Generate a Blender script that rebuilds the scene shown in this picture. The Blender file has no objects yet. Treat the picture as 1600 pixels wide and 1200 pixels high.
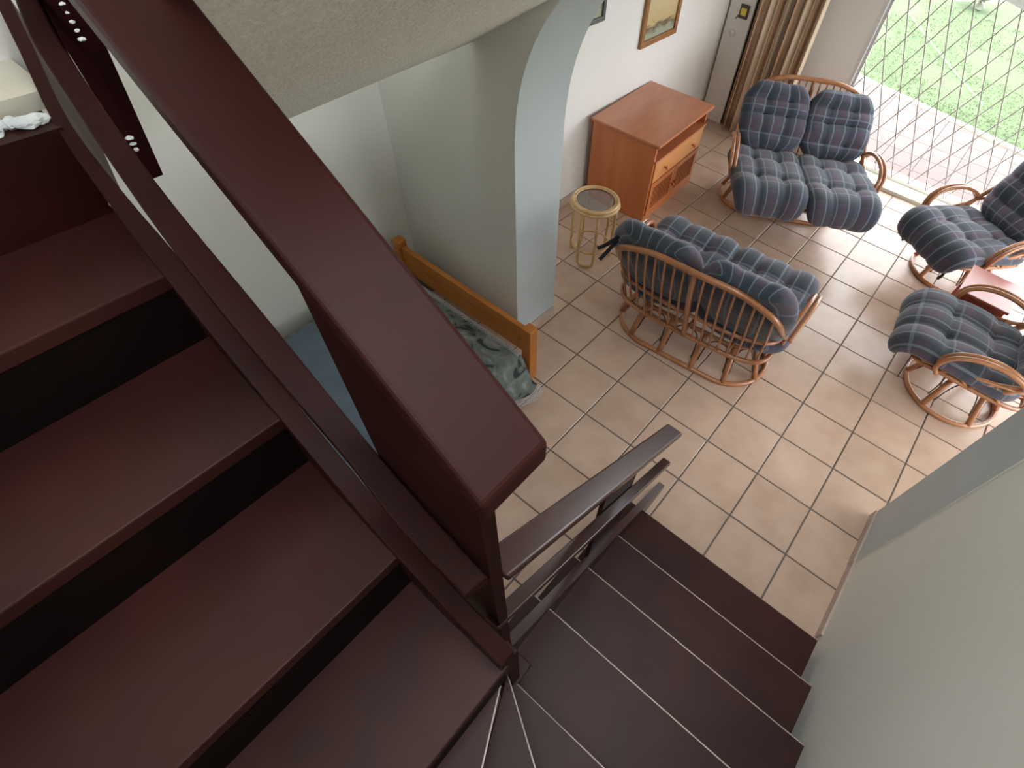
import bpy, bmesh, math, random
from mathutils import Vector, Matrix
random.seed(7)
PI = math.pi
scene = bpy.context.scene
COL = scene.collection

# ------------------------------------------------------------------ camera
cam_d = bpy.data.cameras.new('camera')
cam = bpy.data.objects.new('camera', cam_d)
COL.objects.link(cam)
cam_d.sensor_fit = 'HORIZONTAL'
cam_d.sensor_width = 36.0
cam_d.lens = 794.176 / 1600.0 * 36.0
cam_d.shift_x = -0.06024
cam_d.shift_y = 0.01176
cam_d.clip_start = 0.01
cam_d.clip_end = 200
right = Vector((0.77848, 0.622947, 0.076848))
down = Vector((0.541781, -0.60508, -0.583396))
fwd = Vector((-0.316926, 0.495797, -0.808544))
up = -down
back = -fwd
cam.matrix_world = Matrix(((right.x, up.x, back.x, -0.143), (right.y, up.y, back.y, -1.58584),
                           (right.z, up.z, back.z, 2.677416), (0, 0, 0, 1)))
scene.camera = cam

# ------------------------------------------------------------------ sky, lights, exposure
world = bpy.data.worlds.new('sky')
scene.world = world
world.use_nodes = True
bg = world.node_tree.nodes['Background']
bg.inputs['Color'].default_value = (0.93, 0.97, 1.0, 1)
bg.inputs['Strength'].default_value = 5.6


def area(name, loc, target, sx, sy, power, color=(1, 1, 1)):
    d = bpy.data.lights.new(name, 'AREA')
    d.shape = 'RECTANGLE'
    d.size, d.size_y, d.energy, d.color = sx, sy, power, color
    o = bpy.data.objects.new(name, d)
    COL.objects.link(o)
    o.location = loc
    o.rotation_euler = (Vector(target) - Vector(loc)).to_track_quat('-Z', 'Y').to_euler()
    return o


def portal(name, loc, target, sx, sy):
    o = area(name, loc, target, sx, sy, 1.0)
    o.data.cycles.is_portal = True
    return o


# sky daylight: terrace door, upstairs window, plus side door and skylight added for brightness
portal('terrace_door_portal', (0.475, 4.34, 1.12), (0.475, 0, 1.12), 3.4, 2.2)
portal('added_side_door_portal', (3.1, 2.3, 1.15), (0, 2.3, 1.15), 3.0, 2.3)
portal('upstairs_window_portal', (-2.88, -1.85, 3.6), (0, -1.85, 3.6), 1.1, 1.4)
portal('added_skylight_portal', (-0.05, -1.15, 4.55), (-0.05, -1.15, 0), 1.3, 2.3)
vs = scene.view_settings
vs.view_transform = 'Standard'
vs.look = 'None'
vs.gamma = 1.0
vs.use_curve_mapping = False
vs.exposure = 0.5
try:
    scene.cycles.use_denoising = True
    scene.cycles.max_bounces = 8
    scene.cycles.diffuse_bounces = 4
    scene.cycles.sample_clamp_indirect = 6.0
except Exception:
    pass


# ------------------------------------------------------------------ materials
def newmat(name):
    m = bpy.data.materials.new(name)
    m.use_nodes = True
    nt = m.node_tree
    b = nt.nodes['Principled BSDF']
    return m, nt, b


def setin(b, **k):
    names = dict(rough='Roughness', metal='Metallic', spec='Specular IOR Level', coat='Coat Weight', coatr='Coat Roughness',
                 sheen='Sheen Weight', trans='Transmission Weight', ior='IOR', alpha='Alpha')
    for a, v in k.items():
        b.inputs[names[a]].default_value = v


def noisemat(name, c1, c2, scale=8, rough=0.5, bump=0.0, bscale=60, stretch=(1, 1, 1), coord='Object', detail=5, **k):
    m, nt, b = newmat(name)
    tc = nt.nodes.new('ShaderNodeTexCoord')
    mp = nt.nodes.new('ShaderNodeMapping')
    mp.inputs['Scale'].default_value = stretch
    nt.links.new(tc.outputs[coord], mp.inputs['Vector'])
    n = nt.nodes.new('ShaderNodeTexNoise')
    n.inputs['Scale'].default_value = scale
    n.inputs['Detail'].default_value = detail
    nt.links.new(mp.outputs['Vector'], n.inputs['Vector'])
    r = nt.nodes.new('ShaderNodeValToRGB')
    r.color_ramp.elements[0].position = 0.3
    r.color_ramp.elements[1].position = 0.7
    r.color_ramp.elements[0].color = (*c1, 1)
    r.color_ramp.elements[1].color = (*c2, 1)
    nt.links.new(n.outputs['Fac'], r.inputs['Fac'])
    nt.links.new(r.outputs['Color'], b.inputs['Base Color'])
    b.inputs['Roughness'].default_value = rough
    if bump:
        n2 = nt.nodes.new('ShaderNodeTexNoise')
        n2.inputs['Scale'].default_value = bscale
        n2.inputs['Detail'].default_value = 3
        nt.links.new(mp.outputs['Vector'], n2.inputs['Vector'])
        bp = nt.nodes.new('ShaderNodeBump')
        bp.inputs['Strength'].default_value = bump
        bp.inputs['Distance'].default_value = 0.01
        nt.links.new(n2.outputs['Fac'], bp.inputs['Height'])
        nt.links.new(bp.outputs['Normal'], b.inputs['Normal'])
    setin(b, **k)
    return m


M = {}
M['stairwood'] = noisemat('dark_mahogany', (0.016, 0.0040, 0.0034), (0.031, 0.0070, 0.0058), 3, 0.42, 0.05, 40, (1, 1, 1), spec=0.10)
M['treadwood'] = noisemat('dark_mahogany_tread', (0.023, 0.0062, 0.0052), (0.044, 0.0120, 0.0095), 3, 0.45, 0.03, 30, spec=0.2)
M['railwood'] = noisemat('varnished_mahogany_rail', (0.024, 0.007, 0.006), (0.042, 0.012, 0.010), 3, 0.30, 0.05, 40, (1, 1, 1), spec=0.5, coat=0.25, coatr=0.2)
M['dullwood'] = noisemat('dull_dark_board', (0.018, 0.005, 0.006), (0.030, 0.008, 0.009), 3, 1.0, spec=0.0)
M['risershade'] = noisemat('shade_black_riser', (0.004, 0.002, 0.002), (0.007, 0.003, 0.0025), 3, 0.6, spec=0.1)  # near-black puts the shade on the upper risers into their colour
M['noseglint'] = noisemat('painted_nose_glint', (0.42, 0.33, 0.30), (0.60, 0.50, 0.46), 20, 0.35)  # pale colour stands in for daylight glinting on the tread noses
M['wall'] = noisemat('cream_wall_paint', (0.70, 0.69, 0.635), (0.74, 0.73, 0.675), 2, 0.75, 0.06, 120)
M['roomwall'] = noisemat('white_wall_paint', (0.74, 0.72, 0.69), (0.78, 0.76, 0.73), 2, 0.7, 0.06, 120)
M['reveal'] = noisemat('daylight_tinted_arch_reveal', (0.43, 0.475, 0.485), (0.48, 0.525, 0.535), 2, 0.6, 0.06, 100)  # cool, darker cast of the light on the reveals put into their colour
M['stipple'] = noisemat('stippled_plaster', (0.76, 0.745, 0.65), (0.86, 0.845, 0.75), 30, 0.85, 0.5, 90)
M['ceiling'] = noisemat('white_ceiling_paint', (0.78, 0.78, 0.76), (0.8, 0.8, 0.78), 3, 0.8)
M['grout'] = noisemat('brown_grout', (0.10, 0.085, 0.075), (0.14, 0.12, 0.105), 20, 0.8)
M['skirt'] = noisemat('skirting_tile', (0.46, 0.36, 0.30), (0.52, 0.42, 0.35), 6, 0.4)
M['pine'] = noisemat('orange_pine', (0.50, 0.145, 0.045), (0.62, 0.21, 0.07), 2.2, 0.36, 0.03, 30, (4, 4, 0.7), coat=0.2, coatr=0.2)
M['pinetop'] = noisemat('orange_pine_top', (0.44, 0.14, 0.055), (0.56, 0.20, 0.085), 2.2, 0.30, 0.02, 30, (5, 1, 1), coat=0.3, coatr=0.2)
M['pinelight'] = noisemat('yellow_pine_drawer', (0.62, 0.25, 0.08), (0.72, 0.32, 0.11), 2.2, 0.38, 0.0, 30, (5, 1, 1))
M['bedwood'] = noisemat('orange_bed_wood', (0.42, 0.13, 0.018), (0.52, 0.19, 0.03), 3, 0.35, 0.02, 30, (1, 4, 4))
M['dark'] = noisemat('shade_black_recess', (0.012, 0.004, 0.003), (0.02, 0.007, 0.005), 5, 0.9)
M['cane'] = noisemat('brown_cane', (0.33, 0.125, 0.05), (0.50, 0.22, 0.10), 9, 0.3, 0.1, 60, coat=0.35, coatr=0.15)
M['canelight'] = noisemat('pale_cane', (0.50, 0.30, 0.13), (0.68, 0.46, 0.24), 12, 0.35, 0.1, 60)
M['canedark'] = noisemat('dark_cane_binding', (0.06, 0.03, 0.02), (0.10, 0.05, 0.03), 12, 0.45)
M['redwood'] = noisemat('red_brown_table_wood', (0.36, 0.08, 0.05), (0.46, 0.12, 0.075), 3, 0.28, coat=0.4, coatr=0.15)
M['white_metal'] = noisemat('white_painted_steel', (0.38, 0.36, 0.35), (0.45, 0.43, 0.42), 8, 0.5)
M['sill'] = noisemat('beige_sill_stone', (0.50, 0.46, 0.38), (0.58, 0.54, 0.45), 5, 0.6)
M['alu'] = noisemat('aluminium_track', (0.7, 0.7, 0.7), (0.8, 0.8, 0.8), 8, 0.4, metal=0.3)
M['lawn'] = noisemat('lawn_grass', (0.085, 0.124, 0.055), (0.10, 0.14, 0.063), 1.6, 0.95, 0.6, 30, detail=12)
M['blade'] = noisemat('grass_blade', (0.105, 0.152, 0.062), (0.12, 0.167, 0.072), 3, 0.8)
M['ribbon'] = noisemat('black_ribbon', (0.012, 0.01, 0.02), (0.02, 0.018, 0.03), 10, 0.8)
M['blanket'] = noisemat('blue_grey_blanket', (0.11, 0.15, 0.20), (0.14, 0.185, 0.24), 6, 0.9, 0.3, 80)
M['lace'] = noisemat('white_lace', (0.6, 0.6, 0.62), (0.72, 0.72, 0.74), 10, 0.8)
M['plaster'] = noisemat('broken_plaster', (0.55, 0.58, 0.60), (0.75, 0.77, 0.76), 14, 0.9, 0.6, 50)
M['palm'] = noisemat('grey_palm_frond', (0.16, 0.17, 0.13), (0.26, 0.27, 0.2), 6, 0.8)
M['hose'] = noisemat('pale_cord', (0.6, 0.62, 0.5), (0.7, 0.7, 0.6), 6, 0.7)
M['frame'] = noisemat('brown_gilt_frame', (0.24, 0.10, 0.035), (0.36, 0.17, 0.06), 20, 0.35)
M['darkframe'] = noisemat('dark_silver_frame', (0.05, 0.05, 0.05), (0.15, 0.15, 0.15), 20, 0.4)
M['brass'] = noisemat('dark_lock_metal', (0.06, 0.05, 0.04), (0.09, 0.07, 0.05), 9, 0.45)
M['yellow'] = noisemat('yellow_lock_plate', (0.62, 0.50, 0.06), (0.7, 0.56, 0.08), 9, 0.5)


def tilemat(name, a, b2, rough, nscale=5):
    m, nt, b = newmat(name)
    tc = nt.nodes.new('ShaderNodeTexCoord')
    oi = nt.nodes.new('ShaderNodeObjectInfo')
    n = nt.nodes.new('ShaderNodeTexNoise')
    n.noise_dimensions = '4D'
    n.inputs['Scale'].default_value = nscale
    n.inputs['Detail'].default_value = 4
    mul = nt.nodes.new('ShaderNodeMath')
    mul.operation = 'MULTIPLY'
    mul.inputs[1].default_value = 40
    nt.links.new(oi.outputs['Random'], mul.inputs[0])
    nt.links.new(mul.outputs[0], n.inputs['W'])
    nt.links.new(tc.outputs['Object'], n.inputs['Vector'])
    r = nt.nodes.new('ShaderNodeValToRGB')
    r.color_ramp.elements[0].position = 0.3
    r.color_ramp.elements[1].position = 0.72
    r.color_ramp.elements[0].color = (*a, 1)
    r.color_ramp.elements[1].color = (*b2, 1)
    nt.links.new(n.outputs['Fac'], r.inputs['Fac'])
    hs = nt.nodes.new('ShaderNodeHueSaturation')
    ma = nt.nodes.new('ShaderNodeMapRange')
    ma.inputs['To Min'].default_value = 0.93
    ma.inputs['To Max'].default_value = 1.06
    nt.links.new(oi.outputs['Random'], ma.inputs['Value'])
    nt.links.new(ma.outputs['Result'], hs.inputs['Value'])
    nt.links.new(r.outputs['Color'], hs.inputs['Color'])
    nt.links.new(hs.outputs['Color'], b.inputs['Base Color'])
    b.inputs['Roughness'].default_value = rough
    return m


M['tile'] = tilemat('beige_floor_tile', (0.50, 0.34, 0.255), (0.61, 0.44, 0.345), 0.27)
M['patiotile'] = tilemat('pink_patio_tile', (0.135, 0.095, 0.085), (0.148, 0.106, 0.096), 0.7)


def plaid():
    m, nt, b = newmat('blue_plaid_cloth')
    N, L = nt.nodes, nt.links
    uv = N.new('ShaderNodeUVMap')
    uv.uv_map = 'UVMap'
    sp = N.new('ShaderNodeSeparateXYZ')
    L.new(uv.outputs['UV'], sp.inputs[0])

    def math_(op, a, bb=None):
        n = N.new('ShaderNodeMath')
        n.operation = op
        for i, v in enumerate((a, bb)):
            if v is None:
                continue
            if isinstance(v, (int, float)):
                n.inputs[i].default_value = v
            else:
                L.new(v, n.inputs[i])
        return n.outputs[0]

    def stripe(ax, period, lo, hi, off=0.0):
        f = math_('FRACT', math_('DIVIDE', math_('ADD', sp.outputs[ax], off + 5.0), period))
        return math_('MULTIPLY', math_('GREATER_THAN', f, lo), math_('LESS_THAN', f, hi))

    def mix(fac, c1, c2):
        n = N.new('ShaderNodeMixRGB')
        if isinstance(fac, (int, float)):
            n.inputs[0].default_value = fac
        else:
            L.new(fac, n.inputs[0])
        for i, c in ((1, c1), (2, c2)):
            if isinstance(c, tuple):
                n.inputs[i].default_value = (*c, 1)
            else:
                L.new(c, n.inputs[i])
        return n.outputs[0]
    c = mix(0, (0.052, 0.060, 0.098), (0, 0, 0))
    c = mix(math_('MULTIPLY', stripe(0, 0.19, 0.10, 0.42), 0.75), c, (0.085, 0.062, 0.098))
    c = mix(math_('MULTIPLY', stripe(1, 0.19, 0.10, 0.42), 0.55), c, (0.095, 0.066, 0.085))
    c = mix(math_('MULTIPLY', stripe(0, 0.19, 0.60, 0.86), 0.6), c, (0.026, 0.038, 0.060))
    c = mix(math_('MULTIPLY', stripe(1, 0.19, 0.60, 0.86), 0.6), c, (0.030, 0.050, 0.060))
    c = mix(math_('MULTIPLY', stripe(0, 0.095, 0.0, 0.13), 0.62), c, (0.20, 0.245, 0.30))
    c = mix(math_('MULTIPLY', stripe(1, 0.19, 0.0, 0.065), 0.45), c, (0.20, 0.245, 0.30))
    n = N.new('ShaderNodeTexNoise')
    n.inputs['Scale'].default_value = 60
    L.new(uv.outputs['UV'], n.inputs['Vector'])
    bp = N.new('ShaderNodeBump')
    bp.inputs['Strength'].default_value = 0.25
    bp.inputs['Distance'].default_value = 0.004
    L.new(n.outputs['Fac'], bp.inputs['Height'])
    L.new(bp.outputs['Normal'], b.inputs['Normal'])
    L.new(c, b.inputs['Base Color'])
    setin(b, rough=0.9, sheen=0.25)
    return m


M['plaid'] = plaid()


def floral():
    m, nt, b = newmat('grey_green_floral_cloth')
    N, L = nt.nodes, nt.links
    tc = N.new('ShaderNodeTexCoord')
    n1 = N.new('ShaderNodeTexNoise')
    n1.inputs['Scale'].default_value = 7
    n1.inputs['Detail'].default_value = 1
    n1.inputs['Distortion'].default_value = 1.6
    n2 = N.new('ShaderNodeTexVoronoi')
    n2.inputs['Scale'].default_value = 26
    L.new(tc.outputs['Object'], n1.inputs['Vector'])
    L.new(tc.outputs['Object'], n2.inputs['Vector'])
    r = N.new('ShaderNodeValToRGB')
    r.color_ramp.interpolation = 'EASE'
    e = r.color_ramp.elements
    e[0].position, e[0].color = 0.36, (0.035, 0.045, 0.045, 1)
    e[1].position, e[1].color = 0.44, (0.17, 0.195, 0.18, 1)
    k = e.new(0.60)
    k.color = (0.21, 0.235, 0.22, 1)
    k = e.new(0.66)
    k.color = (0.33, 0.31, 0.30, 1)
    L.new(n1.outputs['Fac'], r.inputs['Fac'])
    mx = N.new('ShaderNodeMixRGB')
    mx.blend_type = 'MULTIPLY'
    mx.inputs[0].default_value = 0.35
    L.new(r.outputs['Color'], mx.inputs[1])
    L.new(n2.outputs['Distance'], mx.inputs[2])
    L.new(mx.outputs[0], b.inputs['Base Color'])
    setin(b, rough=0.85)
    return m


M['floral'] = floral()


def curtainmat():
    m, nt, b = newmat('beige_brown_striped_curtain')
    N, L = nt.nodes, nt.links
    uv = N.new('ShaderNodeUVMap')
    uv.uv_map = 'UVMap'
    w = N.new('ShaderNodeTexWave')
    w.inputs['Scale'].default_value = 0.42
    w.inputs['Distortion'].default_value = 0.6
    w.inputs['Detail'].default_value = 2
    L.new(uv.outputs['UV'], w.inputs['Vector'])
    r = N.new('ShaderNodeValToRGB')
    e = r.color_ramp.elements
    e[0].position, e[0].color = 0.12, (0.40, 0.24, 0.15, 1)
    e[1].position, e[1].color = 0.38, (0.74, 0.61, 0.47, 1)
    L.new(w.outputs['Fac'], r.inputs['Fac'])
    L.new(r.outputs['Color'], b.inputs['Base Color'])
    setin(b, rough=0.8)
    return m


M['curtain'] = curtainmat()


def painting():
    m, nt, b = newmat('seascape_print')
    N, L = nt.nodes, nt.links
    tc = N.new('ShaderNodeTexCoord')
    sp = N.new('ShaderNodeSeparateXYZ')
    L.new(tc.outputs['Object'], sp.inputs[0])
    r = N.new('ShaderNodeValToRGB')
    mr = N.new('ShaderNodeMapRange')
    mr.inputs['From Min'].default_value = 0.0
    mr.inputs['From Max'].default_value = 0.6
    n = N.new('ShaderNodeTexNoise')
    n.inputs['Scale'].default_value = 9
    mp = N.new('ShaderNodeMapping')
    mp.inputs['Scale'].default_value = (1, 1, 4)
    L.new(tc.outputs['Object'], mp.inputs['Vector'])
    L.new(mp.outputs['Vector'], n.inputs['Vector'])
    ad = N.new('ShaderNodeMath')
    ad.operation = 'MULTIPLY_ADD'
    ad.inputs[1].default_value = 0.12
    L.new(n.outputs['Fac'], ad.inputs[0])
    L.new(sp.outputs['Z'], ad.inputs[2])
    L.new(ad.outputs[0], mr.inputs['Value'])
    e = r.color_ramp.elements
    e[0].position, e[0].color = 0.0, (0.28, 0.33, 0.28, 1)
    e[1].position, e[1].color = 1.0, (0.45, 0.52, 0.55, 1)
    for p, c in ((0.22, (0.36, 0.38, 0.28, 1)), (0.3, (0.16, 0.12, 0.08, 1)), (0.36, (0.55, 0.42, 0.22, 1)), (0.6, (0.62, 0.5, 0.3, 1))):
        k = e.new(p)
        k.color = c
    L.new(mr.outputs[0], r.inputs['Fac'])
    L.new(r.outputs['Color'], b.inputs['Base Color'])
    setin(b, rough=0.25)
    return m


M['painting'] = painting()
mg, ntg, bg_ = newmat('smoked_glass')
bg_.inputs['Base Color'].default_value = (0.62, 0.6, 0.6, 1)
setin(bg_, rough=0.05, trans=0.92, ior=1.3)
M['glass'] = mg


# ------------------------------------------------------------------ geometry helpers
def tag(o, label=None, cat=None, group=None, kind=None):
    if label: o['label'] = label
    if cat: o['category'] = cat
    if group: o['group'] = group
    if kind: o['kind'] = kind
    return o


def link(name, me, mats, parent=None, smooth=False):
    o = bpy.data.objects.new(name, me)
    COL.objects.link(o)
    if mats is not None:
        for mm in (mats if isinstance(mats, (list, tuple)) else [mats]):
            me.materials.append(mm)
    if parent: o.parent = parent
    if smooth:
        me.polygons.foreach_set('use_smooth', [True] * len(me.polygons))
    return o


def bmobj(name, bm, mat, parent=None, smooth=False):
    me = bpy.data.meshes.new(name)
    bmesh.ops.recalc_face_normals(bm, faces=bm.faces)
    bm.to_mesh(me)
    bm.free()
    return link(name, me, mat, parent, smooth)


def empty(name, loc=(0, 0, 0), rz=0, **k):
    o = bpy.data.objects.new(name, None)
    COL.objects.link(o)
    o.location = loc
    o.rotation_euler = (0, 0, rz)
    o.empty_display_size = 0.1
    return tag(o, **k)


def bx(bm, x0, x1, y0, y1, z0, z1, bev=0.0, mat=None):
    vs_ = [bm.verts.new((x, y, z)) for x in (x0, x1) for y in (y0, y1) for z in (z0, z1)]
    idx = [(0, 1, 3, 2), (4, 6, 7, 5), (0, 4, 5, 1), (2, 3, 7, 6), (0, 2, 6, 4), (1, 5, 7, 3)]
    fs = [bm.faces.new([vs_[i] for i in f]) for f in idx]
    if mat is not None:
        for v in vs_: v.co = mat @ v.co
    if bev:
        es = list({e for f in fs for e in f.edges})
        bmesh.ops.bevel(bm, geom=es, offset=bev, segments=2, affect='EDGES', profile=0.5)


def box(name, x0, x1, y0, y1, z0, z1, mat, parent=None, bev=0.0, kind=None):
    bm = bmesh.new()
    bx(bm, x0, x1, y0, y1, z0, z1, bev)
    o = bmobj(name, bm, mat, parent)
    if kind: o['kind'] = kind
    return o


def prism(bm, poly, z0, z1, bev=0.0):
    """vertical prism over a plan polygon"""
    b = [bm.verts.new((p[0], p[1], z0)) for p in poly]
    t = [bm.verts.new((p[0], p[1], z1)) for p in poly]
    n = len(poly)
    fs = [bm.faces.new(b[::-1]), bm.faces.new(t)]
    for i in range(n):
        fs.append(bm.faces.new((b[i], b[(i + 1) % n], t[(i + 1) % n], t[i])))
    if bev:
        bmesh.ops.bevel(bm, geom=list({e for f in fs[1:2] for e in f.edges}), offset=bev, segments=2, affect='EDGES', profile=0.5)


def catmull(pts, n=8, closed=False):
    P = [Vector(p) for p in pts]
    out = []
    N = len(P)
    segs = N if closed else N - 1
    for i in range(segs):
        if closed:
            p0, p1, p2, p3 = P[(i - 1) % N], P[i], P[(i + 1) % N], P[(i + 2) % N]
        else:
            p0, p1, p2, p3 = P[max(i - 1, 0)], P[i], P[i + 1], P[min(i + 2, N - 1)]
        for k in range(n):
            t = k / n
            out.append(0.5 * ((2 * p1) + (-p0 + p2) * t + (2 * p0 - 5 * p1 + 4 * p2 - p3) * t * t + (-p0 + 3 * p1 - 3 * p2 + p3) * t ** 3))
    if not closed: out.append(P[-1])
    return out


def tube(bm, pts, r, seg=8, closed=False, flat=1.0):
    P = [Vector(p) for p in pts]
    n = len(P)
    rings = []
    nrm = None
    for i in range(n):
        if closed:
            t = (P[(i + 1) % n] - P[i - 1]).normalized()
        else:
            t = (P[min(i + 1, n - 1)] - P[max(i - 1, 0)]).normalized()
        if nrm is None:
            a = Vector((0, 0, 1)) if abs(t.z) < 0.9 else Vector((1, 0, 0))
            nrm = (a - t * a.dot(t)).normalized()
        else:
            nrm = (nrm - t * nrm.dot(t))
            nrm = nrm.normalized() if nrm.length > 1e-6 else t.orthogonal().normalized()
        bi = t.cross(nrm)
        rr = r[i] if isinstance(r, (list, tuple)) else r
        rings.append([bm.verts.new(P[i] + nrm * (math.cos(2 * PI * k / seg) * rr) + bi * (math.sin(2 * PI * k / seg) * rr * flat)) for k in range(seg)])
    m = n if closed else n - 1
    for i in range(m):
        A, B = rings[i], rings[(i + 1) % n]
        for k in range(seg):
            bm.faces.new((A[k], A[(k + 1) % seg], B[(k + 1) % seg], B[k]))
    if not closed:
        bm.faces.new(rings[0][::-1])
        bm.faces.new(rings[-1])


def tubeobj(name, pts, r, mat, parent=None, seg=8, closed=False):
    bm = bmesh.new()
    tube(bm, pts, r, seg, closed)
    return bmobj(name, bm, mat, parent, True)


def beam(name, A, B, thick, mat, parent, bev=0.004):
    """board between two top edge lines A and B (lists of points), thick below them"""
    bm = bmesh.new()
    n = len(A)
    rows = []
    for i in range(n):
        a, b = Vector(A[i]), Vector(B[i])
        dn = Vector((0, 0, -thick))
        rows.append([bm.verts.new(a), bm.verts.new(b), bm.verts.new(b + dn), bm.verts.new(a + dn)])
    fs = []
    for i in range(n - 1):
        for k in range(4):
            fs.append(bm.faces.new((rows[i][k], rows[i][(k + 1) % 4], rows[i + 1][(k + 1) % 4], rows[i + 1][k])))
    bm.faces.new(rows[0][::-1])
    bm.faces.new(rows[-1])
    if bev:
        es = [e for e in bm.edges if not (len(e.link_faces) == 2 and e.link_faces[0].normal.dot(e.link_faces[1].normal) > 0.9)]
        bm.normal_update()
        es = [e for e in bm.edges if len(e.link_faces) == 2 and e.link_faces[0].normal.dot(e.link_faces[1].normal) < 0.7]
        bmesh.ops.bevel(bm, geom=es, offset=bev, segments=3, affect='EDGES', profile=0.5)
    return bmobj(name, bm, mat, parent)


# ------------------------------------------------------------------ measures
T = 0.35                                # tile module
RISE, GO, Y1, XR = 0.168, 0.266, -0.384, 0.615
XL = -0.47
WX = 0.655                              # stair wall face
AX0, AX1, AY0, AY1 = -1.785, 0.650, 0.17, 0.55   # arch opening and wall thickness

# ------------------------------------------------------------------ floor
bm = bmesh.new()
bx(bm, -2.9, 3.2, -2.7, 4.10, -0.12, -0.004)
floor = bmobj('floor', bm, M['grout'])
floor['kind'] = 'structure'
g = 0.004


def tile_mesh(w, d):
    bm = bmesh.new()
    bx(bm, g, w - g, g, d - g, -0.012, 0.0)
    bmesh.ops.bevel(bm, geom=[e for e in bm.edges if all(v.co.z > -0.001 for v in e.verts)], offset=0.003, segments=1, affect='EDGES')
    me = bpy.data.meshes.new('tile')
    bmesh.ops.recalc_face_normals(bm, faces=bm.faces)
    bm.to_mesh(me)
    bm.free()
    me.materials.append(M['tile'])
    return me


meshes = {}
for i in range(-8, 9):
    for j in range(-6, 12):
        x0, y0 = i * T, j * T
        x1, y1 = x0 + T, y0 + T
        x0c, x1c, y0c, y1c = max(x0, -2.58), x1, y0, min(y1, 4.095)
        if x1c - x0c < 0.03 or y1c - y0c < 0.03:
            continue
        if j < 0 and (i > 1): continue
        key = (round(x1c - x0c, 3), round(y1c - y0c, 3))
        if key not in meshes: meshes[key] = tile_mesh(*key)
        o = bpy.data.objects.new('tile', meshes[key])
        COL.objects.link(o)
        o.location = (x0c, y0c, random.uniform(-0.0008, 0.0008))
        o.parent = floor


def struct(name, x0, x1, y0, y1, z0, z1, mat):
    return box(name, x0, x1, y0, y1, z0, z1, mat, None, 0, 'structure')


# ------------------------------------------------------------------ walls
struct('wall_left', -2.75, -2.58, 0.55, 4.15, 0, 2.6, M['roomwall'])
struct('wall_back', -2.75, -1.25, 4.13, 4.33, 0, 2.6, M['roomwall'])
struct('wall_terrace', 2.2, 3.2, 4.13, 4.33, 0, 2.6, M['roomwall'])
struct('trim_1', -1.25, 2.2, 4.13, 4.33, 2.2, 2.6, M['roomwall'])
struct('wall_far_right', 3.0, 3.2, 3.8, 4.13, 0, 2.6, M['roomwall'])
struct('wall_far_right_pier', 3.0, 3.2, 0.5, 0.8, 0, 2.6, M['roomwall'])
struct('trim_added_door_head', 3.0, 3.2, 0.8, 3.8, 2.3, 2.6, M['roomwall'])  # head of a made-up side door that lets in extra daylight
struct('ceiling', -2.75, 3.2, 0.55, 4.33, 2.6, 2.75, M['ceiling'])
struct('wall_under_stairs', -2.95, -2.8, -2.75, 0.17, 0, 2.9, M['wall'])
struct('wall_upstairs_head', -2.95, -2.8, -2.75, 0.17, 4.3, 4.5, M['wall'])
struct('wall_upstairs_pier', -2.95, -2.8, -2.75, -2.4, 2.9, 4.3, M['wall'])
struct('wall_upstairs_pier', -2.95, -2.8, -1.3, 0.17, 2.9, 4.3, M['wall'])
struct('wall_right', WX, 0.9, -2.75, AY0, 0, 4.5, M['wall'])
struct('wall_front', -2.95, 0.9, -2.75, -2.56, 0, 4.5, M['wall'])
# upstairs landing wall with its window opening
struct('wall_landing', -1.95, -1.82, -2.56, -1.18, 2.09, 2.75, M['roomwall'])
struct('ceiling_stairwell', -2.95, -0.7, -2.75, 0.55, 4.5, 4.6, M['ceiling'])  # ceiling pieces leave a hole for the added, unseen skylight
struct('ceiling_stairwell_side', 0.6, 0.9, -2.75, 0.55, 4.5, 4.6, M['ceiling'])
struct('ceiling_stairwell_front', -0.7, 0.6, 0.0, 0.55, 4.5, 4.6, M['ceiling'])
struct('ceiling_stairwell_back', -0.7, 0.6, -2.75, -2.3, 4.5, 4.6, M['ceiling'])


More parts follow.
